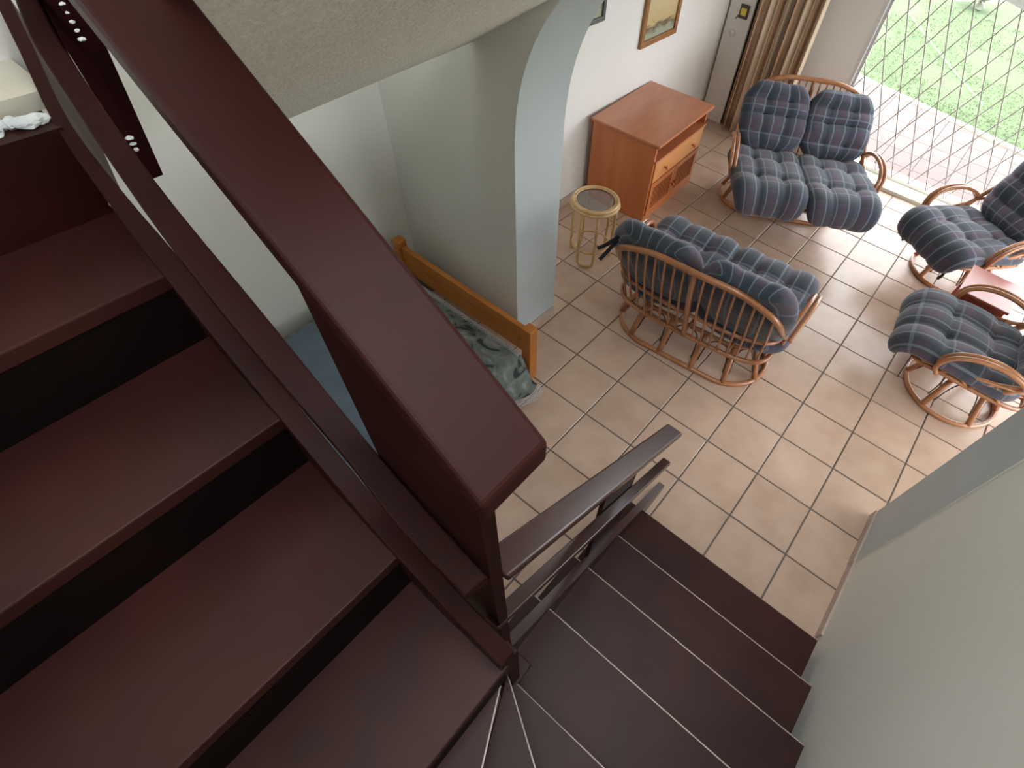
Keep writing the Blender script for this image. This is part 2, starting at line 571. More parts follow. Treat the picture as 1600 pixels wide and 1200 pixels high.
def arch_wall():
    zc, R_, cx_ = 1.3, (AX1 - AX0) / 2, (AX0 + AX1) / 2
    n = 60
    q_ = 2 / 2.35
    arc = [(cx_ - R_ * math.copysign(abs(math.cos(PI * k / n)) ** q_, math.cos(PI * k / n)), zc + 1.06 * max(math.sin(PI * k / n), 0) ** q_) for k in range(n + 1)]
    inner = [(AX0, 0.0)] + arc + [(AX1, 0.0)]
    bm = bmesh.new()
    rows = {}
    for y in (AY0, AY1):
        rows[y] = [bm.verts.new((x, y, z)) for x, z in inner]
    L = {y: (bm.verts.new((-2.8, y, 0)), bm.verts.new((-2.8, y, 4.5)), bm.verts.new((3.2, y, 4.5)), bm.verts.new((3.2, y, 0))) for y in (AY0, AY1)}
    for y in (AY0, AY1):
        r = rows[y]
        top = []
        for k in range(len(inner)):
            top.append(bm.verts.new((inner[k][0], y, 4.5)))
        fs = []
        fs.append(bm.faces.new((L[y][0], r[0], r[1], top[1], L[y][1])))
        for k in range(1, len(inner) - 2):
            fs.append(bm.faces.new((r[k], r[k + 1], top[k + 1], top[k])))
        fs.append(bm.faces.new((r[-2], r[-1], L[y][3], L[y][2], top[-2])))
        for f in fs: f.material_index = 0
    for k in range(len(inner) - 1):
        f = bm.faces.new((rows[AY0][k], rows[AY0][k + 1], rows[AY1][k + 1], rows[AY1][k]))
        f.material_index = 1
    # outer ends
    bm.faces.new((L[AY0][0], L[AY1][0], L[AY1][1], L[AY0][1]))
    bm.faces.new((L[AY0][3], L[AY1][3], L[AY1][2], L[AY0][2]))
    bm.faces.new((L[AY0][1], L[AY1][1], L[AY1][2], L[AY0][2]))
    bmesh.ops.delete(bm, geom=[v for v in bm.verts if not v.link_faces], context='VERTS')
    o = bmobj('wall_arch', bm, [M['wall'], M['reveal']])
    o['kind'] = 'structure'
    return o


arch_wall()
# sloping soffit above the bed corner
bm = bmesh.new()


def zs(x): return 1.757 + 0.6 * (x + 2.016)


P_ = [(-2.016, 0.17), (-2.52, -0.90), (-1.684, -1.049), (-1.095, -1.265), (-0.82, -1.36), (-0.55, -1.36), (-0.55, 0.17)]
lo = [bm.verts.new((x, y, zs(x))) for x, y in P_]
hi = [bm.verts.new((x, y, zs(x) + 0.14)) for x, y in P_]
bm.faces.new(lo)
bm.faces.new(hi[::-1])
for k in range(7): bm.faces.new((lo[k], lo[(k + 1) % 7], hi[(k + 1) % 7], hi[k]))
o = bmobj('ceiling_sloping_soffit', bm, M['stipple'])
o['kind'] = 'structure'

# skirtings (tiles along the wall feet)
struct('baseboard_left', -2.58, -2.567, 0.56, 1.95, 0, 0.07, M['skirt'])
struct('baseboard_right', WX - 0.011, WX, -0.30, AY0, 0, 0.07, M['skirt'])
struct('baseboard_arch_right', AX1 - 0.010, AX1, AY0, AY1, 0, 0.07, M['skirt'])
struct('baseboard_arch_left', AX0, AX0 + 0.010, AY0, AY1, 0, 0.07, M['skirt'])
struct('baseboard_arch_front', -2.8, AX0, AY0 - 0.010, AY0, 0, 0.07, M['skirt'])
struct('baseboard_back', -1.7, -1.25, 4.118, 4.13, 0, 0.07, M['skirt'])

# ------------------------------------------------------------------ terrace door, threshold, grille
sill = struct('trim_threshold', -1.25, 2.2, 4.10, 4.50, -0.08, 0.035, M['sill'])
struct('trim_door_track', -1.25, 2.2, 4.30, 4.36, 0.035, 0.07, M['alu'])
struct('trim_door_jamb', -1.25, -1.215, 4.13, 4.33, 0.035, 2.2, M['alu'])
gate = empty('lattice_security_gate', (-1.2, 4.18, 0.1), label='white steel lattice security gate across the terrace doorway', cat='gate')
s = 0.168
H, slope = 2.05, 2.08
W = 3.35


def bar(x0, z0, x1, z1, y, parent, name='lattice_bar', w=0.0045):
    bm = bmesh.new()
    d = Vector((x1 - x0, 0, z1 - z0))
    L_ = d.length
    ang = math.atan2(d.z, d.x)
    m = Matrix.Translation((x0, y, z0)) @ Matrix.Rotation(-ang, 4, 'Y')
    bx(bm, 0, L_, -0.003, 0.003, -w, w, 0, m)
    return bmobj(name, bm, M['white_metal'], parent)


x = 0.065 - 7 * s
k = -20
while k < 26:
    xb = k * s + 0.065
    # rising to the right
    z0, z1 = 0.02, H
    xa, xe = xb, xb + (H - 0.02) / slope
    if xe > 0 and xa < W:
        za = 0.02 + (0 - xa) * slope if xa < 0 else 0.02
        xa2 = max(xa, 0)
        ze = H if xe <= W else 0.02 + (W - xa) * slope
        bar(xa2, za, min(xe, W), ze, 0.008, gate)
    # rising to the left
    xa, xe = xb, xb - (H - 0.02) / slope
    if xa > 0 and xe < W:
        za = 0.02 + (xa - W) * slope if xa > W else 0.02
        ze = H if xe >= 0 else 0.02 + xa * slope
        bar(min(xa, W), za, max(xe, 0), ze, -0.004, gate)
    k += 1
bm = bmesh.new()
bx(bm, 0, W, -0.02, 0.02, H, H + 0.05)
bmobj('top_rail', bm, M['white_metal'], gate)
bm = bmesh.new()
bx(bm, -0.01, 0.012, -0.015, 0.02, -0.06, H)
bmobj('side_post', bm, M['white_metal'], gate)

# ------------------------------------------------------------------ outside
patio = empty('patio', (0, 0, 0), kind='structure')
patio = bpy.data.objects['patio']
bpy.data.objects.remove(patio)
bm = bmesh.new()
prism(bm, [(-4.5, 4.5), (5.5, 4.5), (5.5, 5.25), (-4.5, 7.5)], -0.2, -0.062)
patio = bmobj('ground_patio', bm, M['grout'])
patio['kind'] = 'structure'
edge_y = lambda x: 6.46 - 0.235 * (x - 0.0)
PT = 0.36
for i in range(-11, 14):
    for j in range(0, 10):
        x0, y0 = i * PT, 4.5 + j * PT
        x1, y1 = x0 + PT, y0 + PT
        q = 0.003
        ya, yb = min(y1, edge_y(x0) - 0.1), min(y1, edge_y(x1) - 0.1)
        if yb - y0 < 0.04: continue
        bm = bmesh.new()
        prism(bm, [(x0 + q, y0 + q), (x1 - q, y0 + q), (x1 - q, yb - q), (x0 + q, ya - q)], -0.07, -0.05)
        bmobj('tile', bm, M['patiotile'], patio)
bm = bmesh.new()
prism(bm, [(-4.5, edge_y(-4.5) - 0.1), (5.5, edge_y(5.5) - 0.1), (5.5, edge_y(5.5)), (-4.5, edge_y(-4.5))], -0.2, -0.035)
o = bmobj('trim_patio_edge', bm, M['sill'])
o['kind'] = 'structure'
bm = bmesh.new()
nx, ny = 60, 60
vv = []
for j in range(ny + 1):
    row = []
    for i in range(nx + 1):
        x = -16 + 30 * i / nx
        y = edge_y(x) + (28) * (j / ny) ** 1.4
        row.append(bm.verts.new((x, y, -0.06 + 0.02 * math.sin(x * 3.1 + y * 1.7) * math.sin(y * 2.3) + random.uniform(-0.006, 0.006))))
    vv.append(row)
for j in range(ny):
    for i in range(nx):
        bm.faces.new((vv[j][i], vv[j][i + 1], vv[j + 1][i + 1], vv[j + 1][i]))
o = bmobj('ground_lawn', bm, M['lawn'], None, True)
o['kind'] = 'structure'
bm = bmesh.new()
bx(bm, -20, 20, -12, 40, -0.5, -0.25)
o = bmobj('ground_around_house', bm, M['lawn'])
o['kind'] = 'structure'
# grass blades near the patio
bm = bmesh.new()
for k in range(30000):
    x = random.uniform(-4.5, 2.5)
    y = edge_y(x) + 0.02 + random.random() ** 1.2 * 4.4
    h, a = random.uniform(0.008, 0.022), random.uniform(0, 2 * PI)
    dx, dy = math.cos(a) * 0.007, math.sin(a) * 0.007
    lx, ly = random.uniform(-0.03, 0.03), random.uniform(-0.03, 0.03)
    z = -0.058
    bm.faces.new((bm.verts.new((x - dx, y - dy, z)), bm.verts.new((x + dx, y + dy, z)), bm.verts.new((x + lx, y + ly, z + h))))
me = bpy.data.meshes.new('lawn_grass')
bm.to_mesh(me)
bm.free()
tag(link('lawn_grass', me, M['blade']), 'short pale green grass growing on the lawn beyond the patio', 'grass', kind='stuff')
o = tubeobj('garden_cord', catmull([(-1.95, 10.0, -0.03), (-1.45, 9.2, -0.03), (-0.9, 8.35, -0.03), (-0.5, 7.75, -0.03), (-0.15, 7.25, -0.03)]), 0.0045, M['hose'], None, 5)
tag(o, 'thin pale cord lying slantwise across the lawn', 'cord')
pl = empty('spiky_plant', (-1.15, 11.5, -0.05), label='grey spiky palm plant on the far lawn at the top edge', cat='plant')
bm = bmesh.new()
tube(bm, [(0, 0, 0), (0.02, 0, 0.14)], [0.07, 0.04], 8)
bmobj('stem', bm, M['palm'], pl)
for k in range(26):
    a = 2 * PI * k / 26 + random.uniform(-.1, .1)
    L_ = random.uniform(0.45, 0.75)
    e_ = random.uniform(-0.05, 0.5)
    bm = bmesh.new()
    prev = None
    for t in range(5):
        u = t / 4
        c = Vector((math.cos(a) * L_ * u, math.sin(a) * L_ * u, 0.12 + e_ * u - 0.55 * e_ * u * u))
        w_ = 0.03 * (1 - u) + 0.002
        side = Vector((-math.sin(a), math.cos(a), 0)) * w_
        cur = (bm.verts.new(c - side), bm.verts.new(c + Vector((0, 0, w_ * 0.4))), bm.verts.new(c + side))
        if prev:
            bm.faces.new((prev[0], prev[1], cur[1], cur[0]))
            bm.faces.new((prev[1], prev[2], cur[2], cur[1]))
        prev = cur
    bmobj('frond', bm, M['palm'], pl, True)

# ------------------------------------------------------------------ staircase
st = empty('staircase', (0, 0, 0), label='dark mahogany winder staircase with board banisters coming down to the tiled room', cat='staircase')
wt = 0.034


def tread(poly, z, nose=None):
    bm = bmesh.new()
    prism(bm, poly, z - wt, z, 0.0035)
    t = bmobj('tread', bm, M['treadwood'], st)
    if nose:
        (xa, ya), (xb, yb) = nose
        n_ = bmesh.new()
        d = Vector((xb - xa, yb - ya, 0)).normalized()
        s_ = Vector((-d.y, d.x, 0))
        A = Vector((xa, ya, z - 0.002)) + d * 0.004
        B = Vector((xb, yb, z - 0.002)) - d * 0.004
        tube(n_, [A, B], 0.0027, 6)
        bmobj('nose_glint', n_, M['noseglint'], t, True)  # thin pale strip painted as the highlight along the nose
    return t


for n in range(1, 5):
    y = Y1 - (n - 1) * GO
    tread([(XL, y), (XL, y - GO - 0.03), (XR, y - GO - 0.03), (XR, y)], n * RISE, ((XL, y), (XR, y)) if n > 1 else None)
    box('riser', XL + 0.01, XR - 0.01, y - 0.035, y - 0.018, (n - 1) * RISE, n * RISE - wt, M['treadwood'], st)
C0 = (-0.325, -1.462)
YB = -2.54


def radial(ang, length):
    return (C0[0] + math.cos(ang) * length, C0[1] + math.sin(ang) * length)


def hitx(ang, x): return (x, C0[1] + (x - C0[0]) * math.tan(ang))
def hity(ang, y): return (C0[0] + (y - C0[1]) / math.tan(ang), y)


a5, a6, a7 = 0, -math.radians(29), -math.radians(61)
ov = math.radians(3.0)
tread([(-0.40, C0[1] + 0.08), (-0.40, C0[1] - .03), C0, hitx(a6 - ov, XR), (XR, C0[1] + 0.01), (-0.30, C0[1] + 0.01), (-0.30, C0[1] + 0.08)], 5 * RISE, ((-0.30, C0[1] + .01), (XR, C0[1] + .01)))
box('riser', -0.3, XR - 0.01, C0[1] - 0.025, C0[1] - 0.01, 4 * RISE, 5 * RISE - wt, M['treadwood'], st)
tread([C0, hity(a7 - ov, YB), (XR, YB), hitx(a6, XR)], 6 * RISE, (C0, hitx(a6, XR)))
tread([C0, (C0[0] - 0.02, YB), hity(a7, YB)], 7 * RISE, (C0, hity(a7, YB)))
R2 = 0.188
NX = [-0.295, -0.609, -0.950, -1.270, -1.545]
YR = [-1.475, -1.472, -1.452, -1.428, -1.400]
Z8 = 8 * RISE
for k, x in enumerate(NX[:4]):
    n = 8 + k
    xb = NX[k + 1] - 0.03
    tread([(x, YR[k]), (xb, YR[k + 1]), (xb, YB), (x, YB)], Z8 + k * R2)
for k, x in enumerate(NX):
    n = 8 + k
    yr = YR[k] - 0.01
    zb = Z8 + (k - 1) * R2 if k else 7 * RISE
    box('riser', x - 0.022, x - 0.004, YB + 0.01, yr, zb, Z8 + k * R2 - wt, M['risershade'] if k < 4 else M['stairwood'], st)
# winder risers
for (p, ang, far, n) in (((C0[0] + .02, C0[1] - .012), a6, hitx(a6, XR - .02), 6), ((C0[0] + .008, C0[1] - .02), a7, hity(a7, YB + .02), 7)):
    bm = bmesh.new()
    d = Vector((far[0] - p[0], far[1] - p[1], 0)).normalized()
    s_ = Vector((d.y, -d.x, 0)) * 0.02
    s2 = Vector((d.y, -d.x, 0)) * 0.035
    a, b = Vector((p[0], p[1], 0)), Vector((far[0], far[1], 0))
    prism(bm, [(a + s_)[:2], (b + s_)[:2], (b + s2)[:2], (a + s2)[:2]], (n - 1) * RISE, n * RISE - wt)
    bmobj('riser', bm, M['treadwood'], st)
# lower string board (its top edge just above the noses) and rails
m_ = RISE / GO


def pz(y): return RISE + m_ * (Y1 - y)


bm = bmesh.new()
prof = [(-0.12, 0.0), (-0.12, 0.05), (-1.46, pz(-1.46) + 0.03), (-1.46, pz(-1.46) - 0.28), (-0.36, 0.0)]
lo = [bm.verts.new((-0.421, y, z)) for y, z in prof]
hi = [bm.verts.new((-0.384, y, z)) for y, z in prof]
bm.faces.new(lo)
bm.faces.new(hi[::-1])
for k in range(len(prof)): bm.faces.new((lo[k], lo[(k + 1) % 5], hi[(k + 1) % 5], hi[k]))
bmobj('string_board', bm, M['railwood'], st)
o = beam('handrail', [(-0.430, -0.430, 1.030), (-0.428, -1.395, 1.694)], [(-0.360, -0.430, 1.030), (-0.358, -1.395, 1.694)], 0.032, M['railwood'], st, 0.007)
o['label'] = 'lower handrail board with a pale sheen on top'
o = beam('middle_rail', [(-0.412, -0.33, 0.640), (-0.412, -1.43, 1.345)], [(-0.370, -0.33, 0.640), (-0.370, -1.43, 1.345)], 0.03, M['railwood'], st, 0.004)
bm = bmesh.new()
lo_, hi_ = -0.88, -0.645
prof = [(lo_, pz(lo_) - 0.12), (hi_, pz(hi_) - 0.12), (hi_, 1.03 + 0.688 * (-.43 - hi_) - 0.03), (lo_, 1.03 + 0.688 * (-.43 - lo_) - 0.03)]
A = [bm.verts.new((-0.430, y, z)) for y, z in prof]
B = [bm.verts.new((-0.4125, y, z)) for y, z in prof]
bm.faces.new(A)
bm.faces.new(B[::-1])
for k in range(4): bm.faces.new((A[k], A[(k + 1) % 4], B[(k + 1) % 4], B[k]))
bmobj('newel_post', bm, M['stairwood'], st)['label'] = 'flat board post under the lower handrail'

# upper rails
o = beam('handrail', [(-0.295, -1.381, 2.247), (-0.55, -1.358, 2.362), (-1.75, -1.25, 2.902)], [(-0.295, -1.473, 2.247), (-0.55, -1.449, 2.362), (-1.75, -1.341, 2.902)], 0.034, M['stairwood'], st, 0.006)
o['label'] = 'wide upper handrail board, squared off at its lower end'
A = [(-0.372, -1.429, 1.758), (-0.514, -1.428, 1.836), (-0.646, -1.423, 1.909), (-0.899, -1.405, 2.048), (-1.117, -1.390, 2.168), (-1.314, -1.358, 2.276), (-1.404, -1.334, 2.326), (-1.50, -1.305, 2.38)]
B = [(-0.378, -1.477, 1.761), (-0.523, -1.479, 1.841), (-0.652, -1.466, 1.912), (-0.901, -1.453, 2.049), (-1.114, -1.429, 2.166), (-1.296, -1.396, 2.266), (-1.359, -1.382, 2.301), (-1.439, -1.350, 2.345)]
o = beam('middle_rail', [v for v in catmull(A, 4)], [v for v in catmull(B, 4)], 0.030, M['stairwood'], st, 0.003)
S_ = [(-0.300, -1.492, 1.398), (-0.598, -1.490, 1.563), (-0.939, -1.470, 1.750), (-1.263, -1.444, 1.928), (-1.406, -1.427, 2.007), (-1.560, -1.402, 2.094), (-1.706, -1.355, 2.172), (-1.81, -1.322, 2.228)]
SR = [(x, y + (0.044 if x > -1.35 else 0.034 if x > -1.5 else 0.026), z) for x, y, z in S_]
beam('string_board', catmull(SR, 3), catmull(S_, 3), 0.20, M['stairwood'], st, 0.003)
bm = bmesh.new()
bx(bm, -0.625, -0.372, -1.4235, -1.395, 0.70, 2.24)
for v in bm.verts:
    if v.co.z > 2.2: v.co.z = 2.24 if v.co.x > -0.5 else 2.352
bmobj('newel_post', bm, M['stairwood'], st)['label'] = 'broad board post under the end of the upper handrail'
bm = bmesh.new()
bx(bm, -0.345, -0.305, -1.465, -1.43, 0.60, 1.30, 0.003)
bmobj('newel_post', bm, M['stairwood'], st)['label'] = 'slim post where the winders meet'
# closing board beside the landing
bm = bmesh.new()
prof = [(-1.46, 1.99), (-1.33, 2.27), (-1.27, 2.44), (-1.42, 2.45), (-1.475, 2.24), (-1.50, 1.97)]
A = [bm.verts.new((x, -1.325, z)) for x, z in prof]
B = [bm.verts.new((x, -1.30, z)) for x, z in prof]
bm.faces.new(A)
bm.faces.new(B[::-1])
for k in range(6): bm.faces.new((A[k], A[(k + 1) % 6], B[(k + 1) % 6], B[k]))
bmobj('side_board', bm, M['dullwood'], st)['label'] = 'dark closing board beside the landing'

# landing
bm = bmesh.new()
bx(bm, -1.95, -1.548, -2.56, -1.395, 1.93, 2.093)
o = bmobj('floor_landing', bm, M['stairwood'])
o['kind'] = 'structure'
struct('trim_landing', -1.82, -1.640, -2.56, -1.36, 2.093, 2.125, M['sill'])


def rubble(name, pts, label):
    bm = bmesh.new()
    for c, size in pts:
        b2 = bmesh.new()
        bmesh.ops.create_icosphere(b2, subdivisions=2, radius=1.0)
        s3 = [size * random.uniform(0.8, 1.25), size * random.uniform(0.8, 1.3), size * random.uniform(0.45, 0.7)]
        vm = {}
        for v in b2.verts:
            f_ = 1 + random.uniform(-0.2, 0.2)
            vm[v] = bm.verts.new(Vector(c) + Vector((v.co.x * s3[0] * f_, v.co.y * s3[1] * f_, v.co.z * s3[2] * f_)))
        for f in b2.faces: bm.faces.new([vm[v] for v in f.verts])
        b2.free()
    o = bmobj(name, bm, M['plaster'])
    tag(o, label, 'rubble', kind='stuff')


rubble('crumbled_plaster', [((-1.605 + random.uniform(-0.012, 0.012), -1.415 - 0.020 * k, 2.100), random.uniform(0.012, 0.024)) for k in range(52)],
       'pale crumbled plaster lying along the top stair beside the wall')
rubble('crumbled_plaster', [((-1.290 - 0.002 * k, -1.332, 2.36 - 0.012 * k), random.uniform(0.003, 0.005)) for k in range(6)] +
       [((-1.395 + 0.002 * k, -1.332, 2.085 + 0.012 * k), random.uniform(0.004, 0.007)) for k in range(3)],
       'small white plaster crumbs stuck along the edge of the closing board')

# ------------------------------------------------------------------ cane furniture
def spl(pts, x):
    """point of a polyline at given x"""
    for a, b in zip(pts, pts[1:]):
        if (a.x - x) * (b.x - x) <= 0 and abs(a.x - b.x) > 1e-6:
            t = (x - a.x) / (b.x - a.x)
            return a.lerp(b, t)
    return pts[len(pts) // 2]


def pad(name, x0, x1, curve, thick, cols, rows, parent, seed=0, outline=7, edge_lift=0.0, nu=44, nv=56, ca=0.25, ra=0.25):
    """tufted cushion laid along a (y,z) curve between x0 and x1; returns one closed mesh with cloth coordinates"""
    rnd = random.Random(seed)
    pts = catmull([(0, a, b) for a, b in curve], 10)
    L = [0.0]
    for a, b in zip(pts, pts[1:]): L.append(L[-1] + (b - a).length)
    tot = L[-1]

    def at(sv):
        s_ = sv * tot
        for i in range(len(pts) - 1):
            if L[i + 1] >= s_ or i == len(pts) - 2:
                t = (s_ - L[i]) / max(L[i + 1] - L[i], 1e-9)
                p = pts[i].lerp(pts[i + 1], t)
                i0, i1 = max(i - 1, 0), min(i + 2, len(pts) - 1)
                d = (pts[i1] - pts[i0]).normalized()
                return p, Vector((0, -d.z, d.y))
    cx_, hw = (x0 + x1) / 2, (x1 - x0) / 2
    bm = bmesh.new()
    uvl = bm.loops.layers.uv.new('UVMap')
    top, bot = [], []
    uvs = {}
    ph1, ph2 = rnd.uniform(0, 6), rnd.uniform(0, 6)
    for j in range(nv + 1):
        v = -1 + 2 * j / nv
        vv_ = math.sin(v * PI / 2) * 0.35 + v * 0.65
        p, nn = at((vv_ + 1) / 2)
        w = (1 - abs(vv_) ** outline * 0.45) if abs(vv_) < 1 else 0.55
        rt, rb = [], []
        for i in range(nu + 1):
            u = -1 + 2 * i / nu
            uu = math.sin(u * PI / 2) * 0.35 + u * 0.65
            e = max(0.0, (1 - abs(uu) ** 5)) ** 0.5 * max(0.0, (1 - abs(vv_) ** 6)) ** 0.5
            cu = abs(math.sin(PI * cols * (uu + 1) / 2))
            cv = abs(math.sin(PI * rows * (vv_ + 1) / 2))
            puff = 1.0 - ca * (1 - min(cu, 1) ** 0.5) - ra * (1 - cv ** 0.5) - 0.12 * math.exp(-((cu * cu) + (cv * cv)) * 9)
            wob = 0.07 * math.sin(uu * 4 + ph1) * math.sin(vv_ * 5 + ph2)
            h = thick * e * (puff + wob)
            X = cx_ + hw * w * uu
            lift = edge_lift * abs(uu) ** 3
            base = Vector((X, p.y, p.z)) + Vector((0, nn.y, nn.z)) * lift
            a = bm.verts.new(base + Vector((0, nn.y, nn.z)) * h)
            edge = i in (0, nu) or j in (0, nv)
            b = a if edge else bm.verts.new(base - Vector((0, nn.y, nn.z)) * (thick * 0.42 * e))
            uvs[a] = (hw * uu + seed * 0.031, (vv_ + 1) / 2 * tot + seed * 0.017)
            uvs[b] = uvs[a]
            rt.append(a)
            rb.append(b)
        top.append(rt)
        bot.append(rb)
    for j in range(nv):
        for i in range(nu):
            fs = []
            q = (top[j][i], top[j][i + 1], top[j + 1][i + 1], top[j + 1][i])
            fs.append(bm.faces.new(q))
            q = (bot[j][i], bot[j + 1][i], bot[j + 1][i + 1], bot[j][i + 1])
            if len(set(q)) == 4:
                try: fs.append(bm.faces.new(q))
                except ValueError: pass
            for f in fs:
                for l in f.loops: l[uvl].uv = uvs[l.vert]
    o = bmobj(name, bm, M['plaid'], parent, True)
    # buttons
    bmb = bmesh.new()
    for c in range(1, cols):
        for r_ in range(1, rows):
            vv_ = -1 + 2 * r_ / rows
            p, nn = at((vv_ + 1) / 2)
            uu = -1 + 2 * c / cols
            X = cx_ + hw * uu
            pos = Vector((X, p.y, p.z)) + Vector((0, nn.y, nn.z)) * (thick * (1 - ca - ra - .13) + edge_lift * abs(uu) ** 3)
            bmesh.ops.create_uvsphere(bmb, u_segments=8, v_segments=5, radius=0.009, matrix=Matrix.Translation(pos))
    if cols > 1: bmobj('button', bmb, M['ribbon'], o, True)['kind'] = 'stuff'
    return o


def ribbon(parent, p, q, w=0.012):
    bm = bmesh.new()
    P = catmull([p, ((p[0] + q[0]) / 2 + 0.01, (p[1] + q[1]) / 2, (p[2] + q[2]) / 2 - 0.02), q], 4)
    tube(bm, P, w, 4, False, 0.25)
    return bmobj('ribbon_tie', bm, M['ribbon'], parent)


def make_seat(name, double, loc, rz, label, cat, group=None, seed=0, tall=0.0, ties=(), over=0.0, drop=0.0, lean=0.0, by=0.0):
    root = empty(name, loc, rz, label=label, cat=cat, group=group)
    a = 0.55 if double else 0.315
    half = 0.255 if double else 0.0
    rb = 0.30
    zt = 0.27

    def stad(r, z, n=48):
        out = []
        for k in range(n):
            t = 2 * PI * k / n
            out.append(Vector((math.copysign(half, math.cos(t)) * (1 if double else 0) + r * math.cos(t), by + r * math.sin(t), z)))
        return out
    tubeobj('base_ring', stad(rb, 0.017), 0.017, M['cane'], root, 8, True)
    tubeobj('support_ring', stad(rb - 0.11, zt), 0.014, M['cane'], root, 8, True)
    # struts
    n = 12 if double else 6
    per = 4 * half + 2 * PI * rb

    def onp0(s_, r, z):
        s_ %= per
        segs = [PI * rb / 2, 2 * half, PI * rb, 2 * half, PI * rb / 2]
        if s_ < segs[0]:
            t = s_ / rb
            return Vector((half + r * math.cos(t), r * math.sin(t), z))
        s_ -= segs[0]
        if s_ < segs[1]: return Vector((half - s_, r, z))
        s_ -= segs[1]
        if s_ < segs[2]:
            t = PI / 2 + s_ / rb
            return Vector((-half + r * math.cos(t), r * math.sin(t), z))
        s_ -= segs[2]
        if s_ < segs[3]: return Vector((-half + s_, -r, z))
        s_ -= segs[3]
        t = 1.5 * PI + s_ / rb
        return Vector((half + r * math.cos(t), r * math.sin(t), z))
    onp = lambda s_, r, z: onp0(s_, r, z) + Vector((0, by, 0))
    for k in range(n):
        s_ = per * (k + 0.5) / n
        bm = bmesh.new()
        tube(bm, [onp(s_, rb - 0.002, 0.02), onp(s_, rb - 0.05, 0.14), onp(s_, rb - 0.105, zt)], 0.020, 7)
        bmobj('strut', bm, M['cane'], root, True)
        d = per / n
        arc = [onp(s_ + d * f, rb - 0.005 - 0.10 * hh, 0.03 + 0.225 * hh) for f, hh in ((0.10, 0.25), (0.12, 0.6), (0.2, 0.88), (0.35, 0.99), (0.5, 1.0), (0.65, 0.99), (0.8, 0.88), (0.88, 0.6), (0.90, 0.25))]
        bm = bmesh.new()
        tube(bm, catmull(arc, 3), 0.0045, 5)
        bmobj('cane_arch', bm, M['canedark'], root, True)
    # seat frame rim
    rim = [(-a * 0.80, -0.40 - over * .9, .345), (0, -0.43 - over * .9, .345), (a * 0.80, -0.40 - over * .9, .345), (a, -0.22, .36), (a, 0.08, .33), (a - 0.05, 0.24, .30), (a * 0.6, 0.29, .285), (0, 0.30, .28),
           (-a * 0.6, 0.29, .285), (-a + 0.05, 0.24, .30), (-a, 0.08, .33), (-a, -0.22, .36)]
    tubeobj('seat_rim', catmull(rim, 5, True), 0.016, M['cane'], root, 8, True)
    bm = bmesh.new()
    for x_ in ((-0.3, 0, 0.3) if double else (-0.12, 0.12)):
        tube(bm, [(x_, -0.41, .365), (x_, -0.1, 0.29), (x_, 0.15, 0.275), (x_, 0.29, 0.285)], 0.012, 6)
    bmobj('seat_bearer', bm, M['cane'], root, True)
    # back rails
    zt_ = 0.87 + tall
    yb = 0.50 + tall * 0.45 + lean
    mid = [(-a, 0.02, .44), (-a - .005, 0.14, .49), (-a + .05, 0.30, .53), (-a * 0.6, 0.37, .535), (0, 0.385, .53), (a * 0.6, 0.37, .535), (a - .05, 0.30, .53), (a + .005, 0.14, .49), (a, 0.02, .44)]
    midp = catmull(mid, 6)
    tubeobj('middle_back_rail', midp, 0.012, M['cane'], root)
    w_ = a - 0.03
    top = [(-a, 0.05, .36), (-a - .01, 0.16, .50), (-a + .01, 0.30, .5 + .3 * (zt_ - .5)), (-w_ + .03, 0.30 + .72 * (yb - .30), .5 + .72 * (zt_ - .5)), (-w_ + .12, yb - .02, zt_ - .05), (-w_ * 0.45, yb, zt_), (0, yb + .01, zt_ + .005)]
    top = top + [(-x_, y_, z_) for x_, y_, z_ in top[-2::-1]]
    topp = catmull(top, 6)
    tubeobj('top_back_rail', topp, 0.019, M['cane'], root)
    ns = 17 if double else 8
    lim = a - 0.07
    lowp = [(-a + .0, 0.2, .30), (-a * 0.6, 0.29, .285), (0, 0.30, .28), (a * 0.6, 0.29, .285), (a, 0.2, .30)]
    lowp = catmull(lowp, 6)
    for k in range(ns):
        x_ = -lim + 2 * lim * k / (ns - 1)
        p0, p1, p2 = spl(lowp, x_), spl(midp[12:-12], x_), spl(topp[12:-12], x_ * 0.97)
        bm = bmesh.new()
        r_ = 0.0075 if not (double and k == ns // 2) else 0.018
        tube(bm, catmull([p0, p1 + Vector((0, 0.014, 0)), (p1 + p2) / 2 + Vector((0, 0.02, 0)), p2], 4), r_, 7)
        if double and k == ns // 2:
            bmobj('centre_post', bm, M['cane'], root, True)
        else:
            bmobj('spindle', bm, M['canelight'] if False else M['cane'], root, True)
    # arms
    for sgn in (-1, 1):
        for off in (0, 0.034):
            X = sgn * (a + 0.02 + off)
            arm = [(X - sgn * .03, -0.26, .36), (X + sgn * .005, -0.30, .44), (X + sgn * .02, -0.27, .54), (X + sgn * .02, -0.17, .595), (X + sgn * .01, -0.03, .60), (X, 0.10, .56), (X - sgn * .01, 0.18, .50)]
            bm = bmesh.new()
            tube(bm, catmull(arm, 6), 0.0155, 8)
            bmobj('arm', bm, M['cane'], root, True)
        bm = bmesh.new()
        X = sgn * (a + 0.015)
        tube(bm, [(X, -0.37, .40), (X, -0.1, .435), (X, 0.2, .48)], 0.012, 7)
        bmobj('side_rail', bm, M['cane'], root, True)
        bm = bmesh.new()
        for p, q in (((X, -0.27, .37), (X, -0.17, .425)), ((X, -0.07, .35), (X, -0.17, .425)), ((X, -0.07, .35), (X, 0.03, .455)), ((X, 0.12, .34), (X, 0.03, .455))):
            tube(bm, [p, q], 0.010, 6)
        bmobj('side_brace', bm, M['cane'], root, True)
    # cushions
    spans = [(-a - 0.01, 0.01), (-0.01, a + 0.01)] if double else [(-a + 0.01, a - 0.01)]
    fo = over
